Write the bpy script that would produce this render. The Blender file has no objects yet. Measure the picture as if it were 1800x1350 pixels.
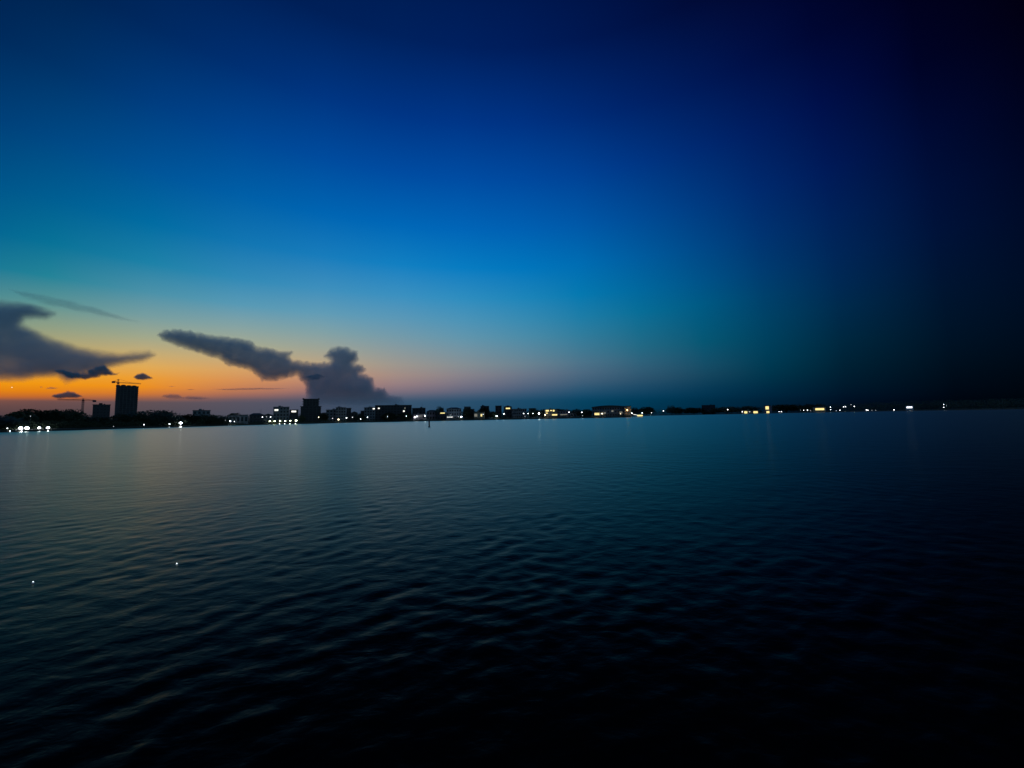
import bpy, bmesh, math, random
import numpy as np
from mathutils import Vector, Matrix

S = bpy.context.scene
COL = S.collection
R = math.radians
random.seed(7)
rng = np.random.default_rng(7)

# ------------------------------------------------------------------ camera
F = 700.0 / 1800.0                      # focal length / frame width
PITCH, ROLL, CAMH = R(4.82), R(1.15), 3.0
fwd = Vector((0, math.cos(PITCH), math.sin(PITCH)))
up0 = Vector((0, -math.sin(PITCH), math.cos(PITCH)))
rt0 = Vector((1, 0, 0))
RT = rt0 * math.cos(ROLL) - up0 * math.sin(ROLL)
UP = rt0 * math.sin(ROLL) + up0 * math.cos(ROLL)
cam = bpy.data.cameras.new('camera')
cam.sensor_fit = 'HORIZONTAL'; cam.sensor_width = 36; cam.lens = 36 * F
cam.clip_start = 0.1; cam.clip_end = 200000
camo = bpy.data.objects.new('camera', cam); COL.objects.link(camo)
camo.matrix_world = Matrix(((RT.x, UP.x, -fwd.x, 0), (RT.y, UP.y, -fwd.y, 0), (RT.z, UP.z, -fwd.z, CAMH), (0, 0, 0, 1)))
S.camera = camo

def ray(x, y):                          # viewing direction for a point of the 1800 x 1350 photograph
    return fwd + RT * ((x - 900) / 700) - UP * ((y - 675) / 700)
def hor(x): return 752 - 0.02007 * x    # the horizon's row
def at(x, y, D):                        # the point seen there at forward distance D
    d = ray(x, y); return Vector((0, 0, CAMH)) + d * (D / d.y)
def gx(x, D): return at(x, hor(x), D).x
def tz(x, y, D): return at(x, y, D).z
def mpp(D): return D / 700.0            # metres per photograph pixel

# ------------------------------------------------------------------ world: dusk sky by direction
def lin(c):
    c = c / 255.0
    return c / 12.92 if c <= 0.04045 else ((c + 0.055) / 1.055) ** 2.4
YS = [0, 100, 200, 300, 400, 480, 540, 600, 640, 660, 680, 695, 704, 735]
SKY = {
 0:    [(0,34,80),(0,44,94),(0,60,116),(0,78,132),(0,96,144),(18,122,148),(96,148,142),(164,160,116),(218,162,66),(240,162,26),(240,144,8),(214,112,24),(118,78,72),(70,58,64)],
 150:  [(0,36,84),(0,48,102),(0,64,126),(0,84,146),(0,110,154),(22,134,156),(100,152,150),(172,170,124),(224,172,82),(240,164,40),(242,146,14),(212,112,36),(106,80,80),(76,68,74)],
 310:  [(0,34,88),(0,46,108),(0,64,134),(0,84,154),(2,110,166),(36,134,174),(92,154,176),(166,170,140),(220,174,98),(234,158,62),(234,142,36),(190,112,66),(98,84,90),(76,74,84)],
 500:  [(0,30,86),(0,42,110),(0,60,140),(0,82,164),(0,108,182),(36,134,188),(90,156,184),(150,168,154),(198,168,124),(208,148,104),(182,122,104),(118,98,108),(84,86,104),(72,80,98)],
 710:  [(0,26,76),(0,36,102),(0,52,132),(0,74,160),(0,104,184),(20,132,196),(70,150,190),(120,154,166),(154,150,144),(160,140,134),(144,122,130),(96,100,120),(56,84,110),(46,74,100)],
 860:  [(0,22,72),(0,32,98),(0,48,130),(0,70,158),(0,98,182),(2,124,194),(44,144,190),(92,148,172),(122,140,150),(122,126,140),(98,106,130),(60,90,118),(36,78,108),(28,68,96)],
 1010: [(0,18,66),(0,26,88),(0,42,118),(0,64,148),(0,90,170),(0,114,182),(10,126,174),(56,126,154),(80,116,138),(78,104,128),(50,90,118),(24,76,108),(8,68,98),(6,56,84)],
 1160: [(0,12,58),(0,20,78),(0,34,104),(0,52,130),(0,74,146),(0,92,154),(0,104,146),(12,100,128),(34,90,116),(34,80,106),(18,68,98),(6,60,90),(0,54,82),(0,42,66)],
 1310: [(2,8,48),(0,14,68),(0,26,92),(0,38,110),(0,52,118),(0,64,118),(0,72,112),(0,70,100),(0,64,90),(0,58,82),(0,48,74),(0,42,68),(0,36,60),(0,28,48)],
 1450: [(0,3,40),(0,8,54),(0,16,76),(0,26,88),(0,36,92),(0,42,90),(0,45,80),(0,42,66),(0,36,56),(0,32,52),(0,27,47),(0,22,43),(0,16,36),(0,12,30)],
 1610: [(1,1,28),(0,3,36),(0,8,50),(0,15,60),(0,20,62),(0,23,56),(0,24,50),(0,22,42),(0,18,34),(0,15,30),(0,12,26),(0,9,22),(0,7,18),(0,5,14)],
 1790: [(2,0,13),(1,1,17),(0,2,23),(0,5,28),(0,7,30),(0,8,30),(0,8,26),(0,7,20),(0,6,15),(0,5,12),(0,4,10),(0,3,8),(0,2,7),(0,2,6)],
}
XS = sorted(SKY)
TAB = np.array([[[lin(c) for c in SKY[x][j]] for j in range(len(YS))] for x in XS])
def sky_colour(az, el):
    if az > R(90):                      # unseen sky behind the camera, brightened as fill for facades and clouds
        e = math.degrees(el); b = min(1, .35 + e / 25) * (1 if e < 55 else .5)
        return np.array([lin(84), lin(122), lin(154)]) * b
    d = Vector((math.sin(az) * math.cos(el), math.cos(az) * math.cos(el), math.sin(el)))
    z = max(d.dot(fwd), 0.25)
    x = 900 + 700 * d.dot(RT) / z; y = 675 - 700 * d.dot(UP) / z
    k = math.exp(min(0, y) / 500.0)
    x = min(max(x, XS[0]), XS[-1]); y = min(max(y, 0), 735)
    i = max(j for j in range(len(XS) - 1) if XS[j] <= x); j = max(q for q in range(len(YS) - 1) if YS[q] <= y)
    u = (x - XS[i]) / (XS[i+1] - XS[i]); v = (y - YS[j]) / (YS[j+1] - YS[j])
    c = (TAB[i, j] * (1-u) + TAB[i+1, j] * u) * (1-v) + (TAB[i, j+1] * (1-u) + TAB[i+1, j+1] * u) * v
    return c * k
world = bpy.data.worlds.new('World'); S.world = world; world.use_nodes = True
NT = world.node_tree; NT.nodes.clear()
def wn(t, **k):
    n = NT.nodes.new(t)
    for a, b in k.items(): setattr(n, a, b)
    return n
def wm(op, a, b=None, c=None, clamp=False):
    n = wn('ShaderNodeMath', operation=op, use_clamp=clamp)
    for i, v in enumerate((a, b, c)):
        if v is None: continue
        if isinstance(v, (int, float)): n.inputs[i].default_value = v
        else: NT.links.new(v, n.inputs[i])
    return n.outputs[0]
tc = wn('ShaderNodeTexCoord'); sp = wn('ShaderNodeSeparateXYZ'); NT.links.new(tc.outputs['Generated'], sp.inputs[0])
az = wm('ARCTAN2', sp.outputs[0], sp.outputs[1])
SUN_AZ = R(-56)
az = wm('SUBTRACT', wm('ABSOLUTE', wm('WRAP', wm('SUBTRACT', az, SUN_AZ), math.pi, -math.pi)), -SUN_AZ)
el = wm('MAXIMUM', wm('ARCSINE', sp.outputs[2]), 0.0)
fac_el = wm('SQRT', wm('DIVIDE', el, math.pi / 2))
ELS = [0, 0.9, 1.6, 2.0, 2.4, 2.8, 3.3, 4.0, 5.0, 6.2, 7.6, 9.3, 11.5, 14, 17, 21, 26, 32, 38, 45, 56, 70, 90]
AZS = [-56, -50, -43, -35, -26, -16, -7, 2, 10, 18, 26, 33, 40, 48, 56, 75, 100, 124]
prev = None
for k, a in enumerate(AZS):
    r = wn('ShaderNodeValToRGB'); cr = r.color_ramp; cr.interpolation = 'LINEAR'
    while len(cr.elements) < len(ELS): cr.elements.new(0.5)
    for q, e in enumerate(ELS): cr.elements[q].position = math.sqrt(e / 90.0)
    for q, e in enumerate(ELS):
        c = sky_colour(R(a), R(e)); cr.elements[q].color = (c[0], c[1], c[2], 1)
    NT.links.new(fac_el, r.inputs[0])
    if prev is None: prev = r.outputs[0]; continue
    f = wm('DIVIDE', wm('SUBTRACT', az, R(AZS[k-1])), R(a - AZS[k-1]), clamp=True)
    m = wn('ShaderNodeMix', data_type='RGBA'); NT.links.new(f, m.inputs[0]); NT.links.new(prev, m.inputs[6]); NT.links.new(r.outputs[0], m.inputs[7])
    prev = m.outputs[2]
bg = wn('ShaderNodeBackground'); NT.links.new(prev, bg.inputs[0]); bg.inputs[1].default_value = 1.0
wo = wn('ShaderNodeOutputWorld'); NT.links.new(bg.outputs[0], wo.inputs[0])
world.cycles.sampling_method = 'MANUAL'; world.cycles.sample_map_resolution = 1024
S.view_settings.view_transform = 'Standard'; S.view_settings.look = 'None'
S.view_settings.exposure = 0; S.view_settings.gamma = 1
S.cycles.volume_bounces = 9; S.cycles.max_bounces = 10
S.cycles.use_denoising = True
S.cycles.sample_clamp_indirect = 2.0

# ------------------------------------------------------------------ helpers
def material(name, base=(0.3, 0.3, 0.3), rough=0.8, emit=None, strength=0, var=0.25, scale=0.3):
    m = bpy.data.materials.new(name); m.use_nodes = True; n = m.node_tree; b = n.nodes['Principled BSDF']
    b.inputs['Roughness'].default_value = rough
    if emit:
        b.inputs['Base Color'].default_value = (*base, 1)
        b.inputs['Emission Color'].default_value = (*emit, 1); b.inputs['Emission Strength'].default_value = strength
    else:
        t = n.nodes.new('ShaderNodeTexNoise'); t.inputs['Scale'].default_value = scale; t.inputs['Detail'].default_value = 5
        o = n.nodes.new('ShaderNodeTexCoord'); n.links.new(o.outputs['Object'], t.inputs['Vector'])
        r = n.nodes.new('ShaderNodeValToRGB')
        r.color_ramp.elements[0].position = 0.3; r.color_ramp.elements[1].position = 0.7
        r.color_ramp.elements[0].color = (*[c * (1 - var) for c in base], 1)
        r.color_ramp.elements[1].color = (*[min(1, c * (1 + var)) for c in base], 1)
        n.links.new(t.outputs[0], r.inputs[0]); n.links.new(r.outputs[0], b.inputs['Base Color'])
    return m
M = dict(
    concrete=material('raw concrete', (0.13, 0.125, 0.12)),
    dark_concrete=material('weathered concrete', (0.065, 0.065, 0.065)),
    pale=material('pale plaster', (0.5, 0.49, 0.46), 0.85, var=0.1),
    grey=material('grey plaster', (0.24, 0.24, 0.24), 0.85, var=0.12),
    tan=material('tan plaster', (0.5, 0.38, 0.24), 0.85, var=0.12),
    rose=material('rose plaster', (0.32, 0.26, 0.28), 0.85, var=0.12),
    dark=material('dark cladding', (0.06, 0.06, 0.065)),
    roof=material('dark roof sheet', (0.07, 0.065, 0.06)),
    glass=material('unlit window glass', (0.02, 0.025, 0.03), 0.15, var=0.05),
    steel=material('painted steel', (0.14, 0.13, 0.12), 0.5),
    timber=material('wet timber', (0.07, 0.055, 0.04), 0.7, scale=3),
    leaf=material('leaves', (0.04, 0.06, 0.026), 0.7, var=0.5, scale=0.5),
    palm=material('palm fronds', (0.05, 0.08, 0.03), 0.6, var=0.4),
    bark=material('bark', (0.09, 0.07, 0.05), 0.9, scale=2),
    soil=material('shore soil', (0.08, 0.075, 0.05), 0.95, scale=0.05),
    stone=material('sea wall stone', (0.13, 0.125, 0.115), 0.9, scale=0.8),
    hull=material('white hull paint', (0.6, 0.6, 0.6), 0.35, var=0.06),
    white=material('lamp white', emit=(0.88, 0.93, 1.0), strength=9),
    cool=material('lamp cool bright', emit=(0.80, 0.88, 1.0), strength=22),
    dim=material('lamp dim white', emit=(0.85, 0.88, 0.95), strength=2.2),
    warm=material('lamp warm', emit=(1.0, 0.86, 0.55), strength=10),
    amber=material('lamp amber', emit=(1.0, 0.62, 0.22), strength=26),
    green=material('lamp greenish white', emit=(0.86, 1.0, 0.62), strength=16),
    winw=material('lit window white', emit=(1.0, 0.97, 0.86), strength=1.6),
    winy=material('lit window yellow', emit=(1.0, 0.80, 0.30), strength=1.3),
    wind=material('dim lit window', emit=(0.85, 0.80, 0.60), strength=0.22),
    float=material('floating light', emit=(0.85, 0.95, 1.0), strength=3),
)
class MB:
    def __init__(self): self.v = []; self.f = []
    def box(self, x0, x1, y0, y1, z0, z1):
        n = len(self.v)
        self.v += [(x, y, z) for z in (z0, z1) for y in (y0, y1) for x in (x0, x1)]
        for q in ((0,2,3,1),(4,5,7,6),(0,1,5,4),(2,6,7,3),(0,4,6,2),(1,3,7,5)): self.f.append([n + i for i in q])
        return self
    def bar(self, a, b, w):
        a, b = Vector(a), Vector(b); d = (b - a).normalized()
        s = d.cross(Vector((0, 0, 1)) if abs(d.z) < 0.9 else Vector((1, 0, 0))).normalized() * w / 2; t = d.cross(s).normalized() * w / 2
        n = len(self.v)
        for p in (a, b): self.v += [tuple(p + s + t), tuple(p - s + t), tuple(p - s - t), tuple(p + s - t)]
        for q in ((0,1,2,3),(7,6,5,4),(0,4,5,1),(1,5,6,2),(2,6,7,3),(3,7,4,0)): self.f.append([n + i for i in q])
        return self
    def tube(self, pts, rad, seg=8):
        rings = []
        for k, (p, r_) in enumerate(zip(pts, rad)):
            p = Vector(p); d = (Vector(pts[min(k+1, len(pts)-1)]) - Vector(pts[max(k-1, 0)])).normalized()
            s = d.cross(Vector((0.3, 1, 0.1))).normalized(); t = d.cross(s)
            n = len(self.v); self.v += [tuple(p + (s * math.cos(a) + t * math.sin(a)) * r_) for a in [2*math.pi*i/seg for i in range(seg)]]; rings.append(n)
        for a, b in zip(rings, rings[1:]):
            for i in range(seg): j = (i+1) % seg; self.f.append([a+i, a+j, b+j, b+i])
        self.f.append([rings[0]+i for i in range(seg)][::-1]); self.f.append([rings[-1]+i for i in range(seg)])
        return self
    def ball(self, c, r, sz=1.0, nu=10, nv=6):
        c = Vector(c); n = len(self.v)
        self.v.append((c.x, c.y, c.z - r*sz))
        for j in range(1, nv):
            t = -math.pi/2 + math.pi*j/nv
            for i in range(nu): a = 2*math.pi*i/nu; self.v.append((c.x + r*math.cos(t)*math.cos(a), c.y + r*math.cos(t)*math.sin(a), c.z + r*sz*math.sin(t)))
        self.v.append((c.x, c.y, c.z + r*sz)); top = len(self.v) - 1
        for i in range(nu):
            j = (i+1) % nu; self.f.append([n, n+1+j, n+1+i])
            for k in range(nv-2): a = n+1+k*nu; self.f.append([a+i, a+j, a+nu+j, a+nu+i])
            a = n+1+(nv-2)*nu; self.f.append([a+i, a+j, top])
        return self
    def prism(self, prof, y0, y1):       # outline in x,z pushed along y
        n = len(self.v); k = len(prof)
        self.v += [(x, y0, z) for x, z in prof] + [(x, y1, z) for x, z in prof]
        self.f.append([n+i for i in range(k)]); self.f.append([n+k+i for i in range(k)][::-1])
        for i in range(k): j = (i+1) % k; self.f.append([n+i, n+k+i, n+k+j, n+j])
        return self
    def build(self, name, m, parent=None, smooth=False):
        me = bpy.data.meshes.new(name); me.from_pydata(self.v, [], self.f); me.materials.append(M[m] if isinstance(m, str) else m)
        if smooth: me.polygons.foreach_set('use_smooth', [True] * len(me.polygons))
        o = bpy.data.objects.new(name, me); COL.objects.link(o)
        if parent is not None: o.parent = parent
        return o
def tag(o, label=None, cat=None, group=None, kind=None):
    if label: o['label'] = label
    if cat: o['category'] = cat
    if group: o['group'] = group
    if kind: o['kind'] = kind
    return o
def empty(name, loc, label, cat, group=None, rz=0):
    o = bpy.data.objects.new(name, None); COL.objects.link(o); o.location = loc; o.rotation_euler.z = rz
    o.empty_display_size = 0.5
    return tag(o, label, cat, group)
def copy_thing(root, loc, scale=(1,1,1), rz=0, label=None, group=None):
    c = root.copy(); COL.objects.link(c); c.location = loc; c.scale = scale; c.rotation_euler.z = rz
    if label: c['label'] = label
    if group: c['group'] = group
    for ch in list(root.children):
        d = ch.copy(); COL.objects.link(d); d.parent = c
        for g in list(ch.children): e = g.copy(); COL.objects.link(e); e.parent = d
    return c

# ------------------------------------------------------------------ water
def water_material():
    m = bpy.data.materials.new('harbour water'); m.use_nodes = True; n = m.node_tree; n.nodes.clear()
    g = n.nodes.new('ShaderNodeNewGeometry')
    mp = n.nodes.new('ShaderNodeMapping'); mp.inputs['Rotation'].default_value = (0, 0, R(-27)); mp.inputs['Scale'].default_value = (0.6, 1.0, 1.0)
    n.links.new(g.outputs['Position'], mp.inputs[0])
    last = None
    for sc, dist, st in ((0.55, 0.045, 0.8), (2.2, 0.022, 0.9), (6.0, 0.0095, 0.9), (17.0, 0.0028, 0.8)):
        t = n.nodes.new('ShaderNodeTexNoise'); t.inputs['Scale'].default_value = sc; t.inputs['Detail'].default_value = 3
        t.inputs['Distortion'].default_value = 0.4; n.links.new(mp.outputs[0], t.inputs['Vector'])
        bp = n.nodes.new('ShaderNodeBump'); bp.inputs['Strength'].default_value = st; bp.inputs['Distance'].default_value = dist
        n.links.new(t.outputs[0], bp.inputs['Height'])
        if last is not None: n.links.new(last, bp.inputs['Normal'])
        last = bp.outputs[0]
    lw = n.nodes.new('ShaderNodeLayerWeight'); lw.inputs[0].default_value = 0.5; n.links.new(last, lw.inputs['Normal'])
    pw = n.nodes.new('ShaderNodeMath'); pw.operation = 'POWER'; n.links.new(lw.outputs['Facing'], pw.inputs[0]); pw.inputs[1].default_value = 7.4
    gl = n.nodes.new('ShaderNodeBsdfGlossy'); gl.distribution = 'MULTI_GGX'; gl.inputs['Color'].default_value = (0.95, 0.98, 0.82, 1); gl.inputs['Roughness'].default_value = 0.28; n.links.new(last, gl.inputs['Normal'])
    df = n.nodes.new('ShaderNodeBsdfDiffuse'); df.inputs['Color'].default_value = (0.0015, 0.004, 0.005, 1)
    mx = n.nodes.new('ShaderNodeMixShader'); n.links.new(pw.outputs[0], mx.inputs[0]); n.links.new(df.outputs[0], mx.inputs[1]); n.links.new(gl.outputs[0], mx.inputs[2])
    o = n.nodes.new('ShaderNodeOutputMaterial'); n.links.new(mx.outputs[0], o.inputs[0])
    return m
WATER = water_material()
def wave_height(X, Y, cell):
    h = np.zeros_like(X); r = np.random.default_rng(3)
    for i in range(90):
        L = 0.12 * (1.0 / 0.12) ** r.random(); th = R(90 + 27) + r.normal() * R(42)
        k = 2 * math.pi / L; kx, ky = k * math.cos(th), k * math.sin(th)
        amp = 0.0015 * L ** 0.9 * (0.5 + r.random()); ph = r.random() * 6.283
        h += amp * np.clip(1.5 - 4.0 * cell / L, 0, 1) * np.sin(kx * X + ky * Y + ph + 0.5 * np.sin(0.31 * X * math.cos(th + 1.2) + 0.27 * Y + ph))
    h *= 1 + 1.0 * (np.sin(.21*X + .9*np.sin(.13*Y)) * np.sin(.34*Y - .18*X + 1.3*np.sin(.17*X)) * .5 + .25*np.sin(.83*X - .55*Y + np.sin(.5*X + .7*Y)))
    return h
def make_water():
    nr, na = 760, 620
    rad = 1.0 * (420.0) ** (np.linspace(0, 1, nr)); ang = np.linspace(R(-72), R(72), na)
    RR, AA = np.meshgrid(rad, ang, indexing='ij'); X = RR * np.sin(AA); Y = RR * np.cos(AA)
    cell = np.maximum(RR * (ang[1]-ang[0]), RR * (math.log(420.0) / nr)); fade = np.clip((400 - RR) / 150, 0, 1)
    Z = wave_height(X, Y, cell) * fade
    # outer ring carries on flat to the horizon
    V = np.stack([X, Y, Z], -1).reshape(-1, 3); me = bpy.data.meshes.new('water')
    idx = np.arange(nr * na).reshape(nr, na); Q = np.stack([idx[:-1, :-1], idx[:-1, 1:], idx[1:, 1:], idx[1:, :-1]], -1).reshape(-1, 4)[:, ::-1]
    # a flat surround shares the patch's outer and side edges
    rim = [idx[-1, j] for j in range(0, na)]
    extra = [(60000 * math.sin(a), 60000 * math.cos(a), 0.0) for a in ang]
    n0 = len(V); V = np.concatenate([V, np.array(extra)])
    Q2 = np.array([[idx[-1, j+1], idx[-1, j], n0 + j, n0 + j + 1] for j in range(na - 1)])
    Q = np.concatenate([Q, Q2[:, ::-1][:, ::-1]])
    me.vertices.add(len(V)); me.vertices.foreach_set('co', V.ravel())
    me.loops.add(Q.size); me.loops.foreach_set('vertex_index', Q.ravel().astype(np.int32))
    me.polygons.add(len(Q)); me.polygons.foreach_set('loop_start', np.arange(0, Q.size, 4, dtype=np.int32))
    me.polygons.foreach_set('loop_total', np.full(len(Q), 4, dtype=np.int32)); me.update(); me.validate()
    me.polygons.foreach_set('use_smooth', np.ones(len(me.polygons), dtype=bool)); me.materials.append(WATER)
    o = bpy.data.objects.new('water', me); COL.objects.link(o); tag(o, kind='structure')
make_water()

# ------------------------------------------------------------------ land across the water
SHORE = [(-420, 230), (0, 262), (100, 300), (200, 355), (300, 420), (400, 500), (480, 560), (600, 620), (700, 655), (900, 640), (1000, 610), (1112, 570)]
SHORE2 = [(1095, 1250), (1200, 1350), (1400, 1250), (1600, 900), (1800, 680), (2400, 520)]
def shore_d(x, S_=None):
    S_ = S_ or (SHORE if x <= 1112 else SHORE2)
    for (a, da), (b, db) in zip(S_, S_[1:]):
        if a <= x <= b: return da + (db - da) * (x - a) / (b - a)
    return S_[0][1] if x < S_[0][0] else S_[-1][1]
GZ = 1.6                                # height of the land above the water
def land(name, pts, far, gz):
    front = []
    for (a, da), (b, db) in zip(pts, pts[1:]):
        n = max(2, int(abs(b - a) / 9))
        for i in range(n):
            x = a + (b - a) * i / n; D = da + (db - da) * i / n; front.append((gx(x, D), D + random.uniform(-1.6, 1.6)))
    front.append((gx(pts[-1][0], pts[-1][1]), pts[-1][1]))
    m = MB(); n = len(front)
    for (x, y) in front: m.v.append((x, y, -1.0))
    for (x, y) in front: m.v.append((x, y + 0.9, gz - 0.25 + random.uniform(-0.15, 0.1)))
    for (x, y) in front: m.v.append((x * (1 + 4 / y), y + 4, gz))
    for (x, y) in front: m.v.append((x * far / y, far, gz))
    for r_ in range(3):
        for i in range(n - 1): m.f.append([r_*n + i, r_*n + i + 1, (r_+1)*n + i + 1, (r_+1)*n + i])
    o = m.build(name, 'soil'); tag(o, kind='structure'); return o
land('shore_ground', SHORE, 3200, GZ)
land('far_shore_ground', SHORE2, 16000, 1.4)

# ------------------------------------------------------------------ trees
def crown_mesh(blobs, n, size, seed):
    r = random.Random(seed); v = []; f = []
    wts = [b[3] ** 2 for b in blobs]
    for _ in range(n):
        cx, cy, cz, rr, sz = r.choices(blobs, wts)[0]
        while True:
            d = Vector((r.uniform(-1, 1), r.uniform(-1, 1), r.uniform(-1, 1)))
            if 0.05 < d.length < 1: break
        d = d.normalized() * (d.length ** 0.55) * (1 + 0.12 * math.sin(7 * d.x + 5 * d.z))
        c = Vector((cx + d.x * rr, cy + d.y * rr, cz + d.z * rr * sz)); s = size * r.uniform(0.6, 1.3)
        a = Vector((r.gauss(0, 1), r.gauss(0, 1), r.gauss(0, 1))).normalized(); b = a.orthogonal().normalized(); k = len(v)
        v += [tuple(c + a * s), tuple(c + b * s * 0.55), tuple(c - a * s), tuple(c - b * s * 0.55)]; f.append([k, k+1, k+2, k+3])
    return v, f
def make_tree(name, blobs, n, size, trunk_h, trunk_r, seed):
    root = empty(name, (0, 0, -500), 'tree', 'tree')
    v, f = crown_mesh(blobs, n, size, seed); m = MB(); m.v, m.f = v, f; m.build('crown', 'leaf', root)
    t = MB(); t.tube([(0, 0, -0.2), (0.15, 0, trunk_h * .5), (0, 0.1, trunk_h)], [trunk_r * 1.3, trunk_r, trunk_r * .75])
    r = random.Random(seed)
    for b in blobs[:6]:
        t.tube([(0, 0.1, trunk_h * 0.85), (b[0] * .5, b[1] * .5, (trunk_h + b[2]) / 2 + .3), (b[0] * .9, b[1] * .9, b[2])], [trunk_r * .6, trunk_r * .35, trunk_r * .12], 6)
    t.build('trunk', 'bark', root)
    return root
def blobset(seed, n, w, h, z0, flat):
    r = random.Random(seed); out = [(0, 0, z0 + h * 0.45, w * 0.45, h / w * flat)]
    for i in range(n):
        a = r.uniform(0, 6.283); q = r.uniform(0.35, 0.95); zz = r.uniform(0.1, 1.0) * (1.15 - q * 0.75)
        rr = w * r.uniform(0.16, 0.27); out.append((math.cos(a) * w * 0.42 * q, math.sin(a) * w * 0.42 * q, z0 + rr * .6 + zz * (h - rr * 1.3), rr, 0.8))
    return out
# prototypes are 10 m tall, 10-16 m wide
P_round = make_tree('broadleaf_tree', blobset(1, 15, 9.5, 9.0, 0.8, 0.9), 2600, 0.42, 3.2, 0.28, 1)
P_wide = make_tree('broadleaf_tree', blobset(2, 20, 15, 8.8, 1.0, 0.8), 3600, 0.46, 3.6, 0.36, 2)
P_loose = make_tree('broadleaf_tree', blobset(5, 17, 12, 9.0, 0.8, 0.8), 2200, 0.46, 3.4, 0.3, 5)
PROTO = dict(round=(P_round, 9.5), wide=(P_wide, 15), loose=(P_loose, 12))
n_tree = 0
def tree(kind, x0, x1, ytop, back, label, gz=None, group='trees along the far shore'):
    """crown from photograph column x0 to x1, top at row ytop, `back` metres behind the water's edge"""
    global n_tree
    n_tree += 1
    p, w = PROTO[kind]; xc = (x0 + x1) / 2; D = shore_d(xc) + back; g = GZ if gz is None else gz
    h = tz(xc, ytop, D) - g; sx = (gx(x1, D) - gx(x0, D)) / w
    return copy_thing(p, (gx(xc, D), D, g), (sx, sx, h / 10.0), n_tree * 1.7, label, group)

TREES = [
 ('loose', -75, 22, 724, 14, 'dark tree at the far left edge behind the lowest white lamps'),
 ('round', 16, 58, 718, 26, 'dark round tree behind the brightest pair of white shore lamps'),
 ('wide', 34, 100, 714, 30, 'broad flat-topped tree, tallest of the dark group above the row of white shore lamps'),
 ('wide', 80, 142, 715, 34, 'broad dark tree between the white shore lamps and the small crane'),
 ('loose', 125, 168, 727, 26, 'low dark tree directly below the small crane'),
 ('round', 158, 200, 730, 22, 'low dark tree in front of the square block beside the tall tower'),
 ('loose', 195, 246, 724, 30, 'dark tree hiding the foot of the tall unfinished tower'),
 ('wide', 232, 300, 717, 22, 'broad domed dark tree standing just after the tall tower'),
 ('loose', 284, 322, 728, 16, 'low dark tree behind the single bright white flood lamp'),
 ('round', 318, 350, 724, 20, 'dark tree in front of the low flat-roofed hall'),
 ('loose', 344, 382, 726, 12, 'low dark tree at the foot of the flat-roofed hall'),
 ('loose', 372, 402, 728.5, 14, 'low dark tree beside the pale lamp-lit garden wall'),
 ('round', 401, 425, 722.5, 16, 'small dark ball-shaped tree above the lamp-lit garden wall'),
 ('round', 561, 577, 722, 24, 'small dark tree hugging the side of the unfinished stepped block'),
 ('loose', 522, 537, 727, 18, 'small bush-like tree in front of the unfinished stepped block'),
 ('loose', 622, 642, 725, 22, 'low dark tree between the boxy grey block and the long hotel'),
 ('loose', 668, 700, 723, 10, 'dark tree covering the middle of the long hotel front'),
 ('round', 700, 724, 722, 12, 'round dark tree in front of the long hotel beside its high lamp'),
 ('round', 764.5, 782, 710, 22, 'tall ball-crowned tree rising alone between two low houses'),
 ('loose', 812, 834, 714, 26, 'tree with ragged top after the dark-roofed terrace house'),
 ('round', 838, 864, 712.5, 30, 'tall dark tree behind the pair of dimly lit house walls'),
 ('round', 856, 874, 721, 14, 'low dark tree beside the lone white lamp near the pavilion'),
 ('round', 926, 950, 715, 22, 'round dark tree above the row of three small white lamps'),
 ('loose', 944, 964, 717.5, 26, 'ragged dark tree beside the brightly lit resort house'),
 ('wide', 962, 1004, 716.5, 50, 'broad dark tree showing above the roof of the lit resort house'),
 ('loose', 1000, 1030, 717, 30, 'dark tree between the lit resort house and the long curved hall'),
 ('round', 1020, 1044, 717, 24, 'dark tree touching the near end of the long curved-roof hall'),
 ('loose', 1106, 1124, 714, 20, 'dark tree at the far end of the curved-roof hall above the lit boat'),
]
for t in TREES: tree(*t)
FAR = [
 ('round', 1122, 1150, 712.5, 30, 'dark rounded tree just past the lit boat on the distant shore'),
 ('loose', 1172, 1190, 710.5, 40, 'small peaked tree rising above the distant shore wood past the lit boat'),
 ('round', 1186, 1202, 713.5, 50, 'smaller rounded tree beside the peaked one on the distant shore'),
 ('wide', 1200, 1240, 714.5, 45, 'broad low tree beside the long flat-roofed distant block'),
 ('wide', 1256, 1300, 713, 40, 'broad dark tree behind the flat-roofed distant block'),
 ('round', 1300, 1332, 711.5, 45, 'dark tree above the pair of yellow waterside rooms'),
 ('wide', 1358, 1408, 708.5, 50, 'broad tall dark tree past the bright yellow square window'),
 ('loose', 1410, 1450, 708, 45, 'dark tree rising behind the long yellow lit veranda'),
]
for t in FAR: tree(*t, gz=1.4, group='trees on the distant shore')
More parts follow.
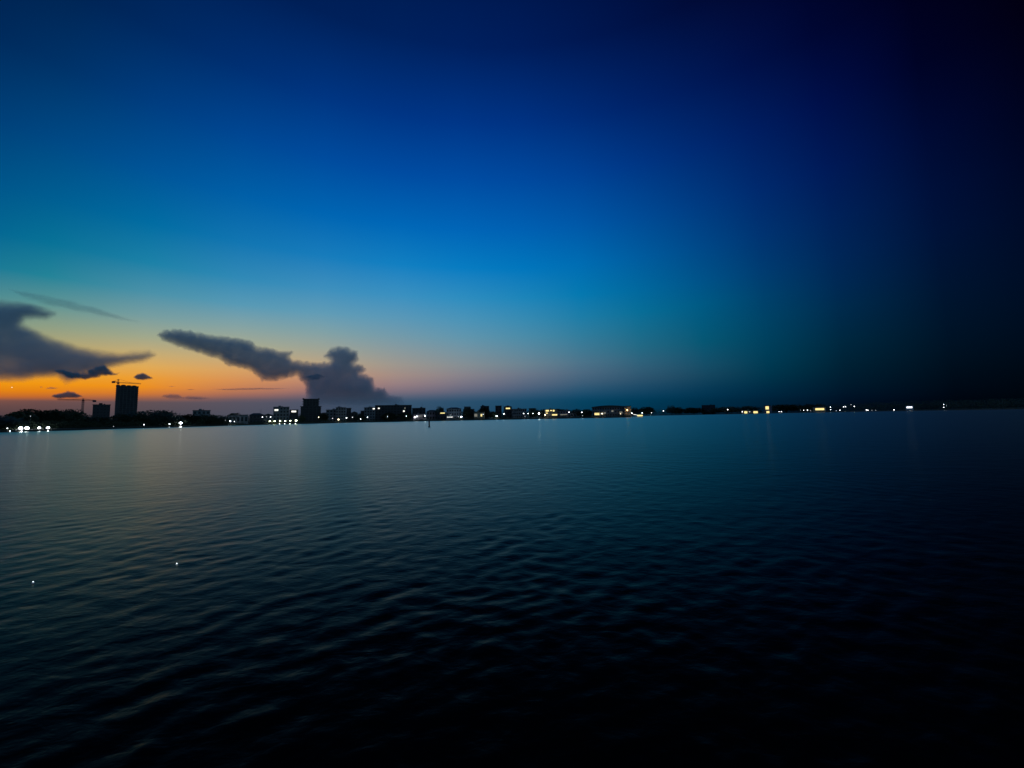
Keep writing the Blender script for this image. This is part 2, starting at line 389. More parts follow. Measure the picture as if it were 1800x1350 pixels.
# the far wood: one dark mass of foliage
def wood():
    r = random.Random(11); blobs = []
    xs = list(np.arange(1112, 1900, 5.0))
    for x in xs:
        D = shore_d(max(x, 1113)) + r.uniform(30, 90)
        pts = [(1112, 718), (1150, 719), (1215, 720), (1260, 716), (1310, 714), (1400, 711.5), (1500, 708.5), (1570, 705), (1640, 704), (1700, 702), (1800, 699), (1900, 696)]
        y = np.interp(x, [p[0] for p in pts], [p[1] for p in pts]) + r.uniform(-0.6, 1.8)
        top = tz(x, y, D); rr = max(3.0, (top - 1.4) * r.uniform(0.38, 0.5))
        blobs.append((gx(x, D), D, top - rr * 0.95, rr, 1.0))
        blobs.append((gx(x + r.uniform(-3, 3), D - 8), D - r.uniform(6, 18), 1.2 + rr * .7, rr * 1.15, 0.9))
    v, f = crown_mesh(blobs, 42000, 1.1, 4); m = MB(); m.v, m.f = v, f
    tag(m.build('distant_wood', 'leaf'), kind='stuff')
wood()
def greenery():
    r = random.Random(21); blobs = []
    pts = [(-60, 733), (60, 733), (200, 732), (330, 731), (420, 731), (500, 729), (570, 726), (640, 726), (760, 724.5), (860, 723), (960, 721.5), (1110, 718.5)]
    for x in np.arange(-60, 1112, 4.0):
        D = shore_d(x) + r.uniform(70, 100); y = np.interp(x, [p[0] for p in pts], [p[1] for p in pts]) + r.uniform(-1.8, 2.4)
        top = tz(x, y, D); rr = max(2.5, (top - GZ) * r.uniform(0.4, 0.5))
        blobs.append((gx(x, D), D, top - rr * .95, rr, 1.0)); blobs.append((gx(x, D), D - 3, GZ + rr * .5, rr * 1.1, .8))
    v, f = crown_mesh(blobs, 50000, 0.8, 9); m = MB(); m.v, m.f = v, f
    tag(m.build('background_wood', 'leaf'), kind='stuff')
greenery()
def scrub():
    r = random.Random(12); blobs = []
    for x in np.arange(-60, 1112, 2.6):
        D = shore_d(x) + (r.uniform(9, 18) if x < 395 else r.uniform(2.5, 7)); hh = r.uniform(0.5, 1.5) * (0.7 + D / 900) * (3.6 if x < 395 else 1.7)
        blobs.append((gx(x, D), D, GZ + hh * .35, hh, 0.9))
    v, f = crown_mesh(blobs, 40000, 0.45, 6); m = MB(); m.v, m.f = v, f
    tag(m.build('shore_scrub', 'leaf'), kind='stuff')
scrub()

# ------------------------------------------------------------------ buildings
def building(name, x0, x1, ytop, back, label, wall='grey', floors=3, bays=4, roof='flat', deep=14, lit=(), gz=None, cat='building', wins=True, roof_m='roof'):
    """lit: rectangles (x0, x1, y0, y1, material) in photograph units on the front wall"""
    xc = (x0 + x1) / 2; D = shore_d(xc) + back; g = GZ if gz is None else gz
    X0, X1 = gx(x0, D), gx(x1, D); cx = (X0 + X1) / 2; ca = D / math.hypot(cx, D); w = (X1 - X0) * ca; h = tz(xc, ytop, D) - g
    root = empty(name, (cx, D, g), label, cat, rz=math.atan2(-cx, D))
    body = h - (0.5 if roof == 'flat' else min(2.6, h * .28))
    wb = MB().box(-w/2, w/2, 0, deep, -0.3, body)
    for k in range(1, floors): wb.box(-w/2 - .12, w/2 + .12, -0.35, -0.003, body*k/floors - .14, body*k/floors + .14)
    wb.build('wall', wall, root)
    rb = MB()
    if roof == 'flat':
        rb.box(-w/2 - .4, w/2 + .4, -0.6, deep + .4, body + .003, body + .35); t = .22
        rb.box(-w/2 - .4, w/2 + .4, -0.6, -0.6 + t, body + .353, h); rb.box(-w/2 - .4, w/2 + .4, deep + .4 - t, deep + .4, body + .353, h)
    elif roof == 'hip':
        n = len(rb.v); o = .8
        rb.v += [(-w/2-o, -o, body+.003), (w/2+o, -o, body+.003), (w/2+o, deep+o, body+.003), (-w/2-o, deep+o, body+.003), (-w/2 + w*.28, deep/2, h), (w/2 - w*.28, deep/2, h)]
        rb.f += [[0,3,2,1],[0,1,5,4],[1,2,5],[2,3,4,5],[3,0,4]]
    elif roof == 'gable':
        rb.prism([(-w/2 - .8, body + .003), (w/2 + .8, body + .003), (0, h)], -0.8, deep + .8)
    elif roof == 'arch':
        prof = [(-w/2 - 1, body + .003)] + [(w/2 + 1, body + .003)] + [((1 - 2*i/14) * (w/2 + 1), body + .3 + (h - body - .3) * math.sin(math.pi * (i + .8)/15.6)) for i in range(15)]
        rb.prism(prof, -1.2, deep + 1)
    rb.build('roof', roof_m, root)
    if roof == 'flat' and w > 14:
        q = random.uniform(-.25, .25) * w
        MB().box(q - 1.6, q + 1.6, 4, 7.5, body + .353, body + 2.4).build('stair_head', wall, root)
        MB().tube([(q + 3.2, 5, body + .353), (q + 3.2, 5, body + 1.6)], [.7, .7], 10).build('water_tank', 'dark', root)
    LR = [((gx(a, D) - cx) * ca, (gx(b, D) - cx) * ca, tz((a+b)/2, yb, D) - g, tz((a+b)/2, ya, D) - g, mt) for a, b, ya, yb, mt in lit]
    if wins:
        fh = body / floors
        for k in range(floors):
            for i in range(bays):
                a = -w/2 + w*(i + .24)/bays; b = -w/2 + w*(i + .76)/bays; z0 = fh*k + fh*.3; z1 = fh*k + fh*.78
                if any(a < r_[1] + .2 and b > r_[0] - .2 and z0 < r_[3] + .2 and z1 > r_[2] - .2 for r_ in LR): continue
                f = MB(); f.box(a-.1, b+.1, -.09, -.003, z0-.1, z0); f.box(a-.1, b+.1, -.09, -.003, z1, z1+.1); f.box(a-.1, a, -.09, -.003, z0, z1); f.box(b, b+.1, -.09, -.003, z0, z1); f.box((a+b)/2-.05, (a+b)/2+.05, -.09, -.003, z0, z1)
                fo = f.build('window', 'steel', root); MB().box(a, b, -.05, -.004, z0, z1).build('pane', 'glass', fo)
    for a, b, z0, z1, mt in LR:
        f = MB(); f.box(a-.12, b+.12, -.16, -.003, z0-.12, z0); f.box(a-.12, b+.12, -.16, -.003, z1, z1+.12); f.box(a-.12, a, -.16, -.003, z0, z1); f.box(b, b+.12, -.16, -.003, z0, z1)
        n = max(1, int((b - a) / 1.8))
        for i in range(1, n): q = a + (b-a)*i/n; f.box(q-.05, q+.05, -.16, -.003, z0, z1)
        fo = f.build('lit_window', 'steel', root); MB().box(a, b, -.1, -.004, z0, z1).build('pane', mt, fo)
    return root

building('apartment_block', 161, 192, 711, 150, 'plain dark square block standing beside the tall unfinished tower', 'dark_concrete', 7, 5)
building('meeting_hall', 338, 369, 721, 60, 'low flat-topped hall showing over dark trees past the bright flood lamp', 'grey', 3, 4)
building('garden_house', 401, 436, 729, 8, 'low pale house behind ball-shaped tree, its wall lit from below', 'grey', 1, 5, deep=8)
building('shore_house', 438, 463, 726, 14, 'dark low house with hipped roof beneath the thin antenna mast', 'dark', 2, 4, 'hip')
building('shore_house', 462, 480, 727, 12, 'small grey house with three little lamps on its front', 'grey', 2, 3, 'gable', deep=10)
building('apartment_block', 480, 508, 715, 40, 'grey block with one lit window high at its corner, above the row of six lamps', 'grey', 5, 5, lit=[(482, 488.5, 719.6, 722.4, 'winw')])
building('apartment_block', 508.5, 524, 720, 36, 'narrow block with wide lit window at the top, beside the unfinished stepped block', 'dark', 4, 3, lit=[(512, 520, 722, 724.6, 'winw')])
building('shore_house', 573, 591, 720, 40, 'dim low block between the stepped unfinished block and the boxy grey block', 'grey', 4, 3)
building('apartment_block', 590, 608, 716, 30, 'boxy pale grey block above the small yellow shore lamp', 'grey', 5, 4, deep=20)
building('apartment_block', 608.5, 617, 717, 32, 'narrow dark block joined to the boxy pale grey one', 'dark', 5, 2, deep=20)
building('shore_house', 617, 628, 723, 26, 'small dark house at the foot of the boxy grey block', 'dark', 2, 2, 'gable', deep=9)
building('hotel', 640, 659, 716, 40, 'lower end wing of the long hotel with lit windows under its roof', 'grey', 5, 4, lit=[(655, 658.6, 717.4, 719.4, 'winw')])
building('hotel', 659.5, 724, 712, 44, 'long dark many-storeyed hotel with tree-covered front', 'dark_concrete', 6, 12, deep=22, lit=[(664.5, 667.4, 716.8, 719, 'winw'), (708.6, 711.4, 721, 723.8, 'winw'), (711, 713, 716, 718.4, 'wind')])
building('shore_house', 724.5, 748, 717, 36, 'dark block with thin antenna at the end of the long hotel', 'dark', 4, 4)
building('restaurant', 727, 749, 727.5, 8, 'low rose-walled restaurant lit up at the water below the antenna block', 'rose', 1, 3, deep=7, lit=[(735, 742, 730.4, 732.2, 'wind')])
building('shore_house', 750, 769, 720.5, 24, 'low house with pale band beside the tall ball-crowned tree', 'rose', 2, 4, 'hip')
building('shore_house', 768, 785, 722.5, 12, 'small dark house with yellow lit window under the ball-crowned tree', 'dark', 2, 3, 'gable', lit=[(774, 782, 724.4, 727, 'winy')], deep=10)
building('terrace_house', 785, 811, 716, 22, 'wide terrace house with heavy dark roof and pale front strip', 'pale', 3, 6, 'hip', lit=[(781+5, 796, 732.6, 733.8, 'winw')])
building('shore_house', 816, 834, 719, 28, 'dark house half hidden by the ragged-topped tree', 'dark', 3, 3)
building('shore_house', 833, 852, 724, 10, 'low house with dimly glowing yellowish walls and doors', 'tan', 1, 2, lit=[(834, 839, 727.5, 732.4, 'wind'), (845, 847.4, 727.8, 732, 'winy')], wins=False, deep=8)
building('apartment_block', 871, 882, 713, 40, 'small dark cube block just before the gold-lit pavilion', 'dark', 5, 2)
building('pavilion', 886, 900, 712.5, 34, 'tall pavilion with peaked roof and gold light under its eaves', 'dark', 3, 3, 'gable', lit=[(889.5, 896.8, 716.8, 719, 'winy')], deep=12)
building('school', 900, 926, 718.5, 26, 'long low unlit block beside the peaked pavilion', 'grey', 3, 7)
building('resort_house', 957, 980, 719.5, 14, 'brightest resort house with many golden lit rooms', 'tan', 2, 5, lit=[(959.5, 965, 720.6, 723.4, 'winy'), (967.4, 970.6, 720.8, 722.4, 'winy'), (972, 975, 720.4, 723.4, 'winy'), (960, 963, 725.4, 727.2, 'winy'), (970.5, 980 - .4, 728, 730.4, 'winy')], wins=False)
building('resort_house', 980.5, 1003, 721.5, 16, 'lilac grey wing of the resort with one dim golden veranda', 'rose', 2, 5, lit=[(985, 997, 728, 729.8, 'wind')], deep=10)
building('shore_house', 1003, 1018, 724, 18, 'small dim house past the lilac grey resort wing', 'grey', 1, 3, 'gable', deep=8)
building('conference_hall', 1041, 1098, 712.6, 14, 'long hall with shallow curved dark roof and grey front', 'grey', 3, 13, 'arch', deep=30, lit=[(1045, 1053.6, 725.8, 729.6, 'winy'), (1055.5, 1060.4, 726, 728.2, 'wind'), (1062, 1065, 724.6, 727.4, 'wind'), (1075, 1078.6, 721, 724, 'wind'), (1089, 1094, 723.6, 726.8, 'wind')])
building('end_wing', 1098.5, 1110, 713.4, 13, 'tan square block at the end of the curved-roof hall, washed orange by its lamp', 'tan', 2, 2, deep=12, wins=False)
building('apartment_block', 1234, 1258, 711.8, 60, 'long flat-roofed block breaking the distant treeline', 'dark', 4, 6, gz=1.4, deep=25)
building('waterside_room', 1303.5, 1321, 720.8, 6, 'first of two low waterside rooms glowing yellow on the distant shore', 'tan', 1, 3, lit=[(1308.4, 1313.6, 723, 727, 'winy')], wins=False, gz=1.2, deep=8)
building('waterside_room', 1322, 1334, 721, 6, 'second of two low waterside rooms glowing yellow, nearer the square window', 'tan', 1, 3, lit=[(1324.4, 1332, 722.8, 727, 'winy')], wins=False, gz=1.2, deep=8)
building('villa', 1343, 1357, 712, 10, 'small villa with one big square yellow window over a lit doorway', 'rose', 2, 2, 'hip', lit=[(1346.2, 1352, 714.2, 719.8, 'winy'), (1347.4, 1352.4, 722.6, 726.4, 'winy')], wins=False, gz=1.2, deep=8)
building('veranda_house', 1429, 1452, 714, 8, 'low house with one long yellow lit veranda on the distant shore', 'tan', 1, 3, 'hip', lit=[(1433.5, 1449, 717.4, 721, 'winy')], wins=False, gz=1.4, deep=8)
building('white_pavilion', 1592, 1606, 711, 6, 'isolated small pavilion with dim white smear of light, far along the dark shore', 'pale', 1, 2, 'hip', lit=[(1594, 1604, 714.6, 717.4, 'dim')], wins=False, gz=1.4, deep=6)

for a in [
 ('storehouse', 634, 641, 722, 52, 'tiny dark box of a house squeezed against the lower wing of the hotel', 'dark', 2, 2),
 ('apartment_block', 816, 827, 714.6, 58, 'dim block rising behind the half-hidden dark house', 'grey', 4, 3),
 ('apartment_block', 845, 860, 713.6, 62, 'dim block hidden behind the tall tree over the glowing house walls', 'dark', 4, 3),
 ('apartment_block', 930, 942, 717.5, 60, 'dim low block behind the round tree above three small lamps', 'grey', 3, 3),
 ('storehouse', 946, 958, 722, 20, 'small dark house right before the golden resort house', 'dark', 2, 2),
 ('storehouse', 1019, 1040, 722.5, 22, 'low dark shed beside the long curved-roof hall', 'dark', 2, 4)]: building(*a, deep=9)
# the tall tower under construction
def tower():
    D = shore_d(220) + 240; X0, X1 = gx(199.5, D), gx(240.5, D); cx = (X0 + X1) / 2; w = (X1 - X0) * D / math.hypot(cx, D); h = tz(220, 678, D) - GZ; dp = 24
    root = empty('unfinished_tower', (cx, D, GZ), 'tall black unfinished tower with a crane at its corner, highest building in view', 'building', rz=math.atan2(-cx, D))
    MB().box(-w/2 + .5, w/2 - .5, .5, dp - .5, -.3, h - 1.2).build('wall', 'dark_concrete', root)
    n = 19
    for k in range(1, n + 1):
        z = (h - 1.0) * k / n; MB().box(-w/2, w/2, 0, dp, z - .35, z).build('floor_slab', 'concrete', root)
    for i in range(7):
        x = -w/2 + .9 + (w - 1.8) * i / 6
        MB().box(x - .4, x + .4, .02, .48, -.3, h - 1.36).build('column', 'concrete', root)
    m = MB()
    for i, (a, b, q) in enumerate(((-.5, -.3, 1.8), (-.29, -.06, 2.3), (-.05, .17, 1.7), (.18, .40, 1.6), (.41, .5, .5))):
        nn = 8; x0_, x1_ = a * w, b * w
        prof = [(x0_, h - .99), (x1_, h - .99)] + [(x1_ + (x0_ - x1_) * j / nn, h - .9 + q * math.sin(math.pi * (j + .5) / (nn + 1)) ** .35) for j in range(nn + 1)]
        m.prism(prof, .2, dp - .2)
    m.build('netting', 'dark', root)
tower()
# the stepped unfinished block in the middle
def stepped():
    D = shore_d(546) + 60; cx = gx(546, D); k = mpp(D)
    root = empty('unfinished_block', (cx, D, GZ), 'black unfinished stepped block with ragged floor edges and raised roof corners', 'building', rz=math.atan2(-cx, D))
    top = tz(546, 701.5, D) - GZ; n = 10; core = MB(); dp = 20
    for i in range(n):
        z0 = top * i / n; z1 = top * (i + 1) / n
        t = (i + .5) / n
        hw = (16.8 if t < .7 else 13.2) * k
        core.box(-hw + .9, hw - .9, .8 , dp - .8, z0 if i else -.3, z1 - .4)
        MB().box(-hw - random.uniform(-.3, .9), hw + random.uniform(-.3, .9), 0, dp, z1 - .4, z1).build('floor_slab', 'concrete', root)
        for j in range(6):
            x = -hw + 1.2 + (2*hw - 2.4) * j / 5
            MB().box(x - .3, x + .3, .1, .75, z0 if i else -.3, z1 - .403).build('column', 'concrete', root)
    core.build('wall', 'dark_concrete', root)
    hw = 13.4 * k
    for s in (-1, 1): MB().box(min(s*hw, s*(hw-2.2)), max(s*hw, s*(hw-2.2)), 1, dp - 1, top + .003, top + 1.6).build('parapet', 'concrete', root)
    MB().box(-hw + 2.21, hw - 2.21, 1.2, dp - 1.2, top + .003, top + .7).build('roof', 'dark_concrete', root)
stepped()

# ------------------------------------------------------------------ cranes and masts
def lattice(m, a, b, w, n):
    a, b = Vector(a), Vector(b); d = (b - a).normalized(); s = Vector((0, 1, 0)); t = d.cross(s).normalized()
    cs = [s*w/2 + t*w/2, s*w/2 - t*w/2, -s*w/2 - t*w/2, -s*w/2 + t*w/2]
    for c in cs: m.bar(a + c, b + c, w * .2)
    for i in range(n):
        p, q = a + (b-a)*i/n, a + (b-a)*(i+1)/n
        for j in range(4): m.bar(p + cs[j], q + cs[(j+1) % 4], w * .11)
def crane(x, ymast, ybase, xj, yj, xc, yc, D, label, w, gz=GZ):
    X = gx(x, D); top = tz(x, ymast, D); root = empty('tower_crane', (X, D, gz), label, 'crane', 'construction cranes')
    P = lambda px, py: Vector((gx(px, D) - X, 0, tz(px, py, D) - gz))
    ym = (yj + yc) / 2; piv = P(x, ym)
    m = MB(); lattice(m, (0, 0, 0), piv, w, max(10, int(piv.z / 2.5))); m.build('mast', 'steel', root)
    m = MB(); lattice(m, piv + Vector((0, 0, .3)), Vector((0, 0, top - gz)), w * .7, 4); m.build('apex', 'steel', root)
    m = MB(); lattice(m, piv, P(xj, yj), w * .8, 24); m.build('jib', 'steel', root)
    m = MB(); lattice(m, piv, P(xc, yc), w * .8, 7); m.build('counter_jib', 'steel', root)
    c = P(xc, yc); MB().box(c.x - w*1.1, c.x + w*1.1, -w*.6, w*.6, c.z - w*1.6, c.z + w*.2).build('counterweight', 'concrete', root)
    MB().box(w * .5, w * 1.6, -w * 1.3, -w * .45, piv.z - w * 1.4, piv.z - .1).build('cab', 'dark', root)
    m = MB(); m.bar((0, 0, top - gz), P((x + xj*2)/3, (ym + yj*2)/3), w*.12); m.bar((0, 0, top - gz), c, w*.12); m.build('tie_rod', 'steel', root)
Dt = shore_d(220) + 206
crane(203, 666.5, 752, 243, 674.5, 194.5, 670.5, Dt, 'crane on the corner of the tall black tower', 1.5)
crane(143, 700.5, 752, 98, 702.5, 163, 703.8, 560, 'smaller low crane standing alone between broad trees and square block', 1.5)
def antenna(x, y0, y1, back, label):
    D = shore_d(x) + back; X = gx(x, D); root = empty('antenna_mast', (X, D, GZ), label, 'antenna', 'antenna masts')
    h = tz(x, y0, D) - GZ
    MB().tube([(0, 0, -.2), (0, 0, h)], [.22, .12], 6).build('pole', 'steel', root)
    m = MB()
    for q in (.97, .92, .86): m.bar((-.9, 0, h * q), (.9, 0, h * q), .09)
    m.build('aerial', 'steel', root)
antenna(458, 720, 728, 13.2, 'thin antenna mast sticking up over the hipped-roof dark house')
antenna(742, 708.5, 717, 35, 'thin antenna mast at the end of the long hotel')
antenna(885, 712, 720, 32, 'thin mast right beside the peaked pavilion')

# ------------------------------------------------------------------ lamps
lamp_protos = {}
def lamp_proto(mat, r):
    key = (mat, round(r, 2))
    if key in lamp_protos: return lamp_protos[key]
    me1 = MB().tube([(0, 0, -.2), (0, 0, 1)], [.5, .35], 6).build('tmp', 'steel'); me2 = MB().ball((0, 0, 0), r, .8).build('tmp', mat)
    me3 = MB().box(-r*.9, r*.9, -r*.9, r*.9, r*.82, r*.82+.12).build('tmp', 'steel')
    lamp_protos[key] = (me1.data, me2.data, me3.data)
    for o in (me1, me2, me3): bpy.data.objects.remove(o)
    return lamp_protos[key]
def lamp(x, y, back, r_px, mat, label, group='lamps along the shore', gz=None):
    D = shore_d(x) + back; g = (GZ if x <= 1112 else 1.4) if gz is None else gz
    z = tz(x, y, D); r = r_px * (.72 if x < 1112 else .56) * mpp(D); g = min(g, z - .5)
    a, b, c = lamp_proto(mat, r)
    root = empty('shore_lamp', (gx(x, D), D, g), label, 'lamp', group)
    root['height'] = round(z - g, 2)
    p = bpy.data.objects.new('pole', a); COL.objects.link(p); p.parent = root; p.scale = (.25, .25, z - g - r*.6)
    q = bpy.data.objects.new('lamp_head', b); COL.objects.link(q); q.parent = root; q.location = (0, 0, z - g)
    if r > .3: h = bpy.data.objects.new('cap', c); COL.objects.link(h); h.parent = root; h.location = (0, 0, z - g)
    return root
LAMPS = [
 (13, 753, 3, .9, 'white', 'small white lamp, leftmost light on the shore'),
 (18, 757.6, -1, .8, 'white', 'low white lamp at the water just beside the leftmost light'),
 (36.5, 752.5, 3, 3.4, 'cool', 'dazzling white lamp, first of the bright pair before the round tree'),
 (47.5, 752.5, 3, 3.4, 'cool', 'dazzling white lamp, second of the bright pair before the round tree'),
 (38.5, 758.2, -1, 1.3, 'white', 'white reflection added as a low light at the waterline under the dazzling pair'),  # reflection of the bright pair, added as a small lamp
 (69, 752, 3, 2.3, 'cool', 'bright white lamp between the dazzling pair and the last one of the row'),
 (84.5, 752, 3, 2.6, 'cool', 'bright white lamp ending the row below the broad flat-topped tree'),
 (70, 757.8, -1, .8, 'dim', 'faint reflection added as a low light at the waterline in the middle of the bright row'),  # mirrored light of the row, also added as a lamp
 (85, 757.4, -1, 1.0, 'white', 'white reflection added as a low light at the waterline under the end of the bright row'),  # reflection below the row's last lamp, added as its own light
 (52, 731.5, 12, .6, 'dim', 'faint lamp high among the trees over the dazzling pair'),
 (199.5, 749.3, 3, .5, 'dim', 'faint lamp on the dark shore below the tall tower'),
 (253, 746.3, 3, 1.0, 'white', 'lone small white lamp below the broad domed tree'),
 (298, 745.4, 3, 1.2, 'white', 'small white lamp just left of the big flood lamp'),
 (317.5, 743.6, 3, 2.6, 'cool', 'big white flood lamp standing alone on the dark tree-lined shore'),
 (318, 750, -1, 1.5, 'white', 'white reflection added as a low light at the waterline under the big flood lamp'),  # the flood lamp's reflection in the water, added as a lamp
 (298, 750.6, -1, .6, 'dim', 'faint reflection added as a low light at the waterline under the small white lamp'),  # added lamp standing in for the smaller lamp's reflection
 (396, 738.6, 5, .7, 'dim', 'faint lamp beside the pale garden house'),
 (404.5, 740.3, 4, 1.5, 'cool', 'lamp flooding the wall of the pale garden house from below'),
 (412, 741, 4, .7, 'white', 'small lamp next to the wall-flooding lamp at the garden house'),
 (461, 733.2, 10, 1.0, 'white', 'first of three little lamps on the small gabled house'),
 (468, 732.6, 10, .6, 'dim', 'faintest, middle one of three little lamps on the small gabled house'),
 (475.6, 733, 10, .9, 'white', 'third of three little lamps on the small gabled house'),
 (560, 733.3, 8, .8, 'warm', 'small warm lamp at the foot of the unfinished stepped block'),
 (584.5, 735.3, 5, .9, 'dim', 'faint lamp before the dim low block'),
 (595, 737.4, 3, 1.5, 'warm', 'yellow shore lamp below the boxy pale grey block'),
 (609, 734.4, 6, 1.2, 'white', 'white lamp below the narrow dark block'),
 (619.5, 733.4, 6, 1.0, 'dim', 'dull lamp before the small dark gabled house'),
 (634, 736.6, 3, .8, 'white', 'small white lamp low between boxy block and hotel'),
 (646, 733.4, 6, .9, 'white', 'white lamp below the lower wing of the hotel'),
 (681, 732.3, 5, .8, 'white', 'first of three evenly spaced lamps below the long hotel'),
 (697, 732.3, 5, .7, 'white', 'middle of three evenly spaced lamps below the long hotel'),
 (714, 731.4, 5, .9, 'white', 'last of three evenly spaced lamps below the long hotel'),
 (729.5, 733.2, 4, 1.2, 'cool', 'low bright lamp of the close pair at the rose restaurant'),
 (732.8, 731.8, 4, 1.2, 'white', 'upper bright lamp of the close pair at the rose restaurant'),
 (747, 730.8, 4, 1.1, 'cool', 'bright lamp at the antenna end of the rose restaurant'),
 (792, 729.4, 8, .7, 'dim', 'faint lamp above the lit strip of the terrace house'),
 (805.5, 732.4, 5, .8, 'dim', 'faint lamp next to the brightest lamp of the terrace house'),
 (811, 732.6, 5, 1.5, 'cool', 'brightest lamp at the end of the terrace house'),
 (849.5, 728.4, 6, .6, 'white', 'tiny lamp at the corner of the dimly glowing house'),
 (873, 731.5, 4, 1.4, 'cool', 'bright lone white lamp below the small cube block'),
 (885.8, 727.6, 8, 1.1, 'white', 'white lamp below the peaked pavilion'),
 (920.6, 726.8, 6, 1.0, 'white', 'first small lamp below the long unlit block'),
 (928.4, 726.8, 6, .9, 'white', 'second small lamp beside the long unlit block'),
 (923, 732, 3, .6, 'dim', 'faint low lamp near the water under the long unlit block'),
 (937, 727, 6, .8, 'white', 'small lamp just before the large white lamp by the resort'),
 (947.6, 726.6, 6, 1.8, 'cool', 'large white lamp standing just before the golden resort house'),
 (958.4, 729.3, 5, 1.2, 'warm', 'warm lamp at the near corner of the golden resort house'),
 (1000.5, 724.6, 8, 1.0, 'white', 'white lamp at the end of the lilac grey resort wing'),
 (1023, 724.8, 8, 1.1, 'white', 'white lamp between the small dim house and the curved hall'),
 (1024, 730.8, 4, .6, 'dim', 'faint lamp near the water before the curved hall'),
 (1058.6, 727, 10, 1.1, 'warm', 'warm lamp beside the yellow window of the curved hall'),
 (1103, 720.6, 10.5, 1.0, 'amber', 'high warm lamp before the tan block lighting its wall orange'),
 (1091, 727.5, 10, .6, 'warm', 'small warm lamp before the middle of the curved hall'),
 (1111, 726.2, 4, 1.0, 'white', 'white lamp at the tip of the near shore above the lit boat'),
 (1128.8, 725.8, 4, 1.2, 'white', 'white lamp on the distant shore right above the lit boat'),
 (1145.2, 725.4, 4, 1.2, 'white', 'white lamp past the lit boat, second on the distant shore'),
 (1166.5, 722, 8, 1.2, 'white', 'white lamp below the small peaked tree, third on the distant shore'),
 (1279.5, 720, 8, 1.2, 'white', 'lone white lamp between flat-roofed block and yellow rooms'),
 (1305, 723.8, 3, 1.0, 'white', 'small lamp at the side of the first yellow room'),
 (1318, 723.8, 3, .9, 'dim', 'faint lamp between the two yellow waterside rooms'),
 (1369.5, 723.4, 3, .8, 'white', 'first of a touching pair of white lamps past the square yellow window'),
 (1373.5, 723.6, 3, .9, 'white', 'second of a touching pair of white lamps past the square yellow window'),
 (1407, 720.9, 4, .6, 'dim', 'first and faintest of four lamps before the long yellow veranda'),
 (1413, 721, 4, .8, 'white', 'second of four lamps before the long yellow veranda'),
 (1419.6, 721, 4, 1.0, 'white', 'third and brightest of four lamps before the long yellow veranda'),
 (1425, 721.8, 4, .6, 'dim', 'last of four lamps before the long yellow veranda'),
 (1460.3, 715.6, 8, .9, 'white', 'upper of two lamps one above the other past the yellow veranda'),
 (1460.3, 720, 4, .9, 'white', 'lower of two lamps one above the other past the yellow veranda'),
 (1470, 721.8, 4, .8, 'dim', 'dull low lamp after the two stacked lamps'),
 (1476.6, 721, 4, .9, 'white', 'small lamp after the dull low lamp'),
 (1483.6, 715, 8, .9, 'white', 'first of two close lamps up on the wooded slope'),
 (1487, 715, 8, .8, 'white', 'second of two close lamps up on the wooded slope'),
 (1497, 711.2, 9, .7, 'dim', 'faint highest lamp in the distant wood'),
 (1502.5, 714.4, 8, 1.1, 'white', 'bright lamp just under the faint highest one'),
 (1523, 720.4, 4, 1.0, 'white', 'bright lamp leading a faint pair along the dark shore'),
 (1525.8, 721, 4, .9, 'white', 'lamp touching the leading bright one on the dark shore'),
 (1532.6, 721.4, 4, .6, 'dim', 'first of a faint pair on the dark shore'),
 (1539, 721.2, 4, .6, 'dim', 'second of a faint pair on the dark shore'),
 (1571.5, 720.4, 4, 1.1, 'white', 'isolated lamp before the small white-lit pavilion'),
 (1659.6, 711, 8, .9, 'white', 'upper of the last three lamps far along the dark shore'),
 (1659.2, 716, 4, .9, 'white', 'lower of the last three lamps far along the dark shore'),
 (1664.4, 712.8, 6, .5, 'dim', 'faint side one of the last three lamps on the dark shore'),
]
for l in LAMPS: lamp(*l)

# ------------------------------------------------------------------ jetty with six sheltered lamps
for i, (x, y) in enumerate(((474, 740.2), (482.6, 740.2), (492.3, 740.2), (501.4, 740), (510.4, 739.6), (520.4, 739.2))):
    D = shore_d(497) - 4; k = mpp(D); z = tz(x, y, D); word = ['first', 'second', 'third', 'fourth', 'fifth', 'sixth and brightest'][i]
    root = empty('quay_shelter', (gx(x, D), D, 0), word + ' of six green-white lit jetty shelters, counted from the tower', 'shelter', 'row of six lit shelters')
    h = z + 1.3
    for sx in (-2.2, 2.2): MB().tube([(sx, 0, -.8), (sx, 0, h)], [.16, .14], 6).build('post', 'timber', root)
    MB().prism([(-3.1, h - .1), (3.1, h - .1), (0, h + 1.1)], -2.2, 2.2).build('roof', 'roof', root)
    MB().ball((0, 0, z), (1.0 if i < 5 else 1.35) * k, .75).build('lamp', 'green', root)
    MB()  .ball((0, -1.4, .75), .6 * k, .7).build('low_lamp', 'white', root)
Dj = shore_d(497) - 4
xa, xb = gx(468, Dj), gx(526, Dj)
jr = empty('jetty', ((xa + xb) / 2, Dj, 0), 'low dark jetty carrying the six lit shelters', 'jetty')
j = MB().box(-(xb-xa)/2, (xb-xa)/2, -2.6, 5.5, .35, .62).build('deck', 'timber', jr)
for i in range(9):
    x = -(xb-xa)/2 + 1 + (xb-xa-2)*i/8; MB().tube([(x, -2.2, -1), (x, -2.2, .35)], [.2, .2], 6).build('pile', 'timber', jr)

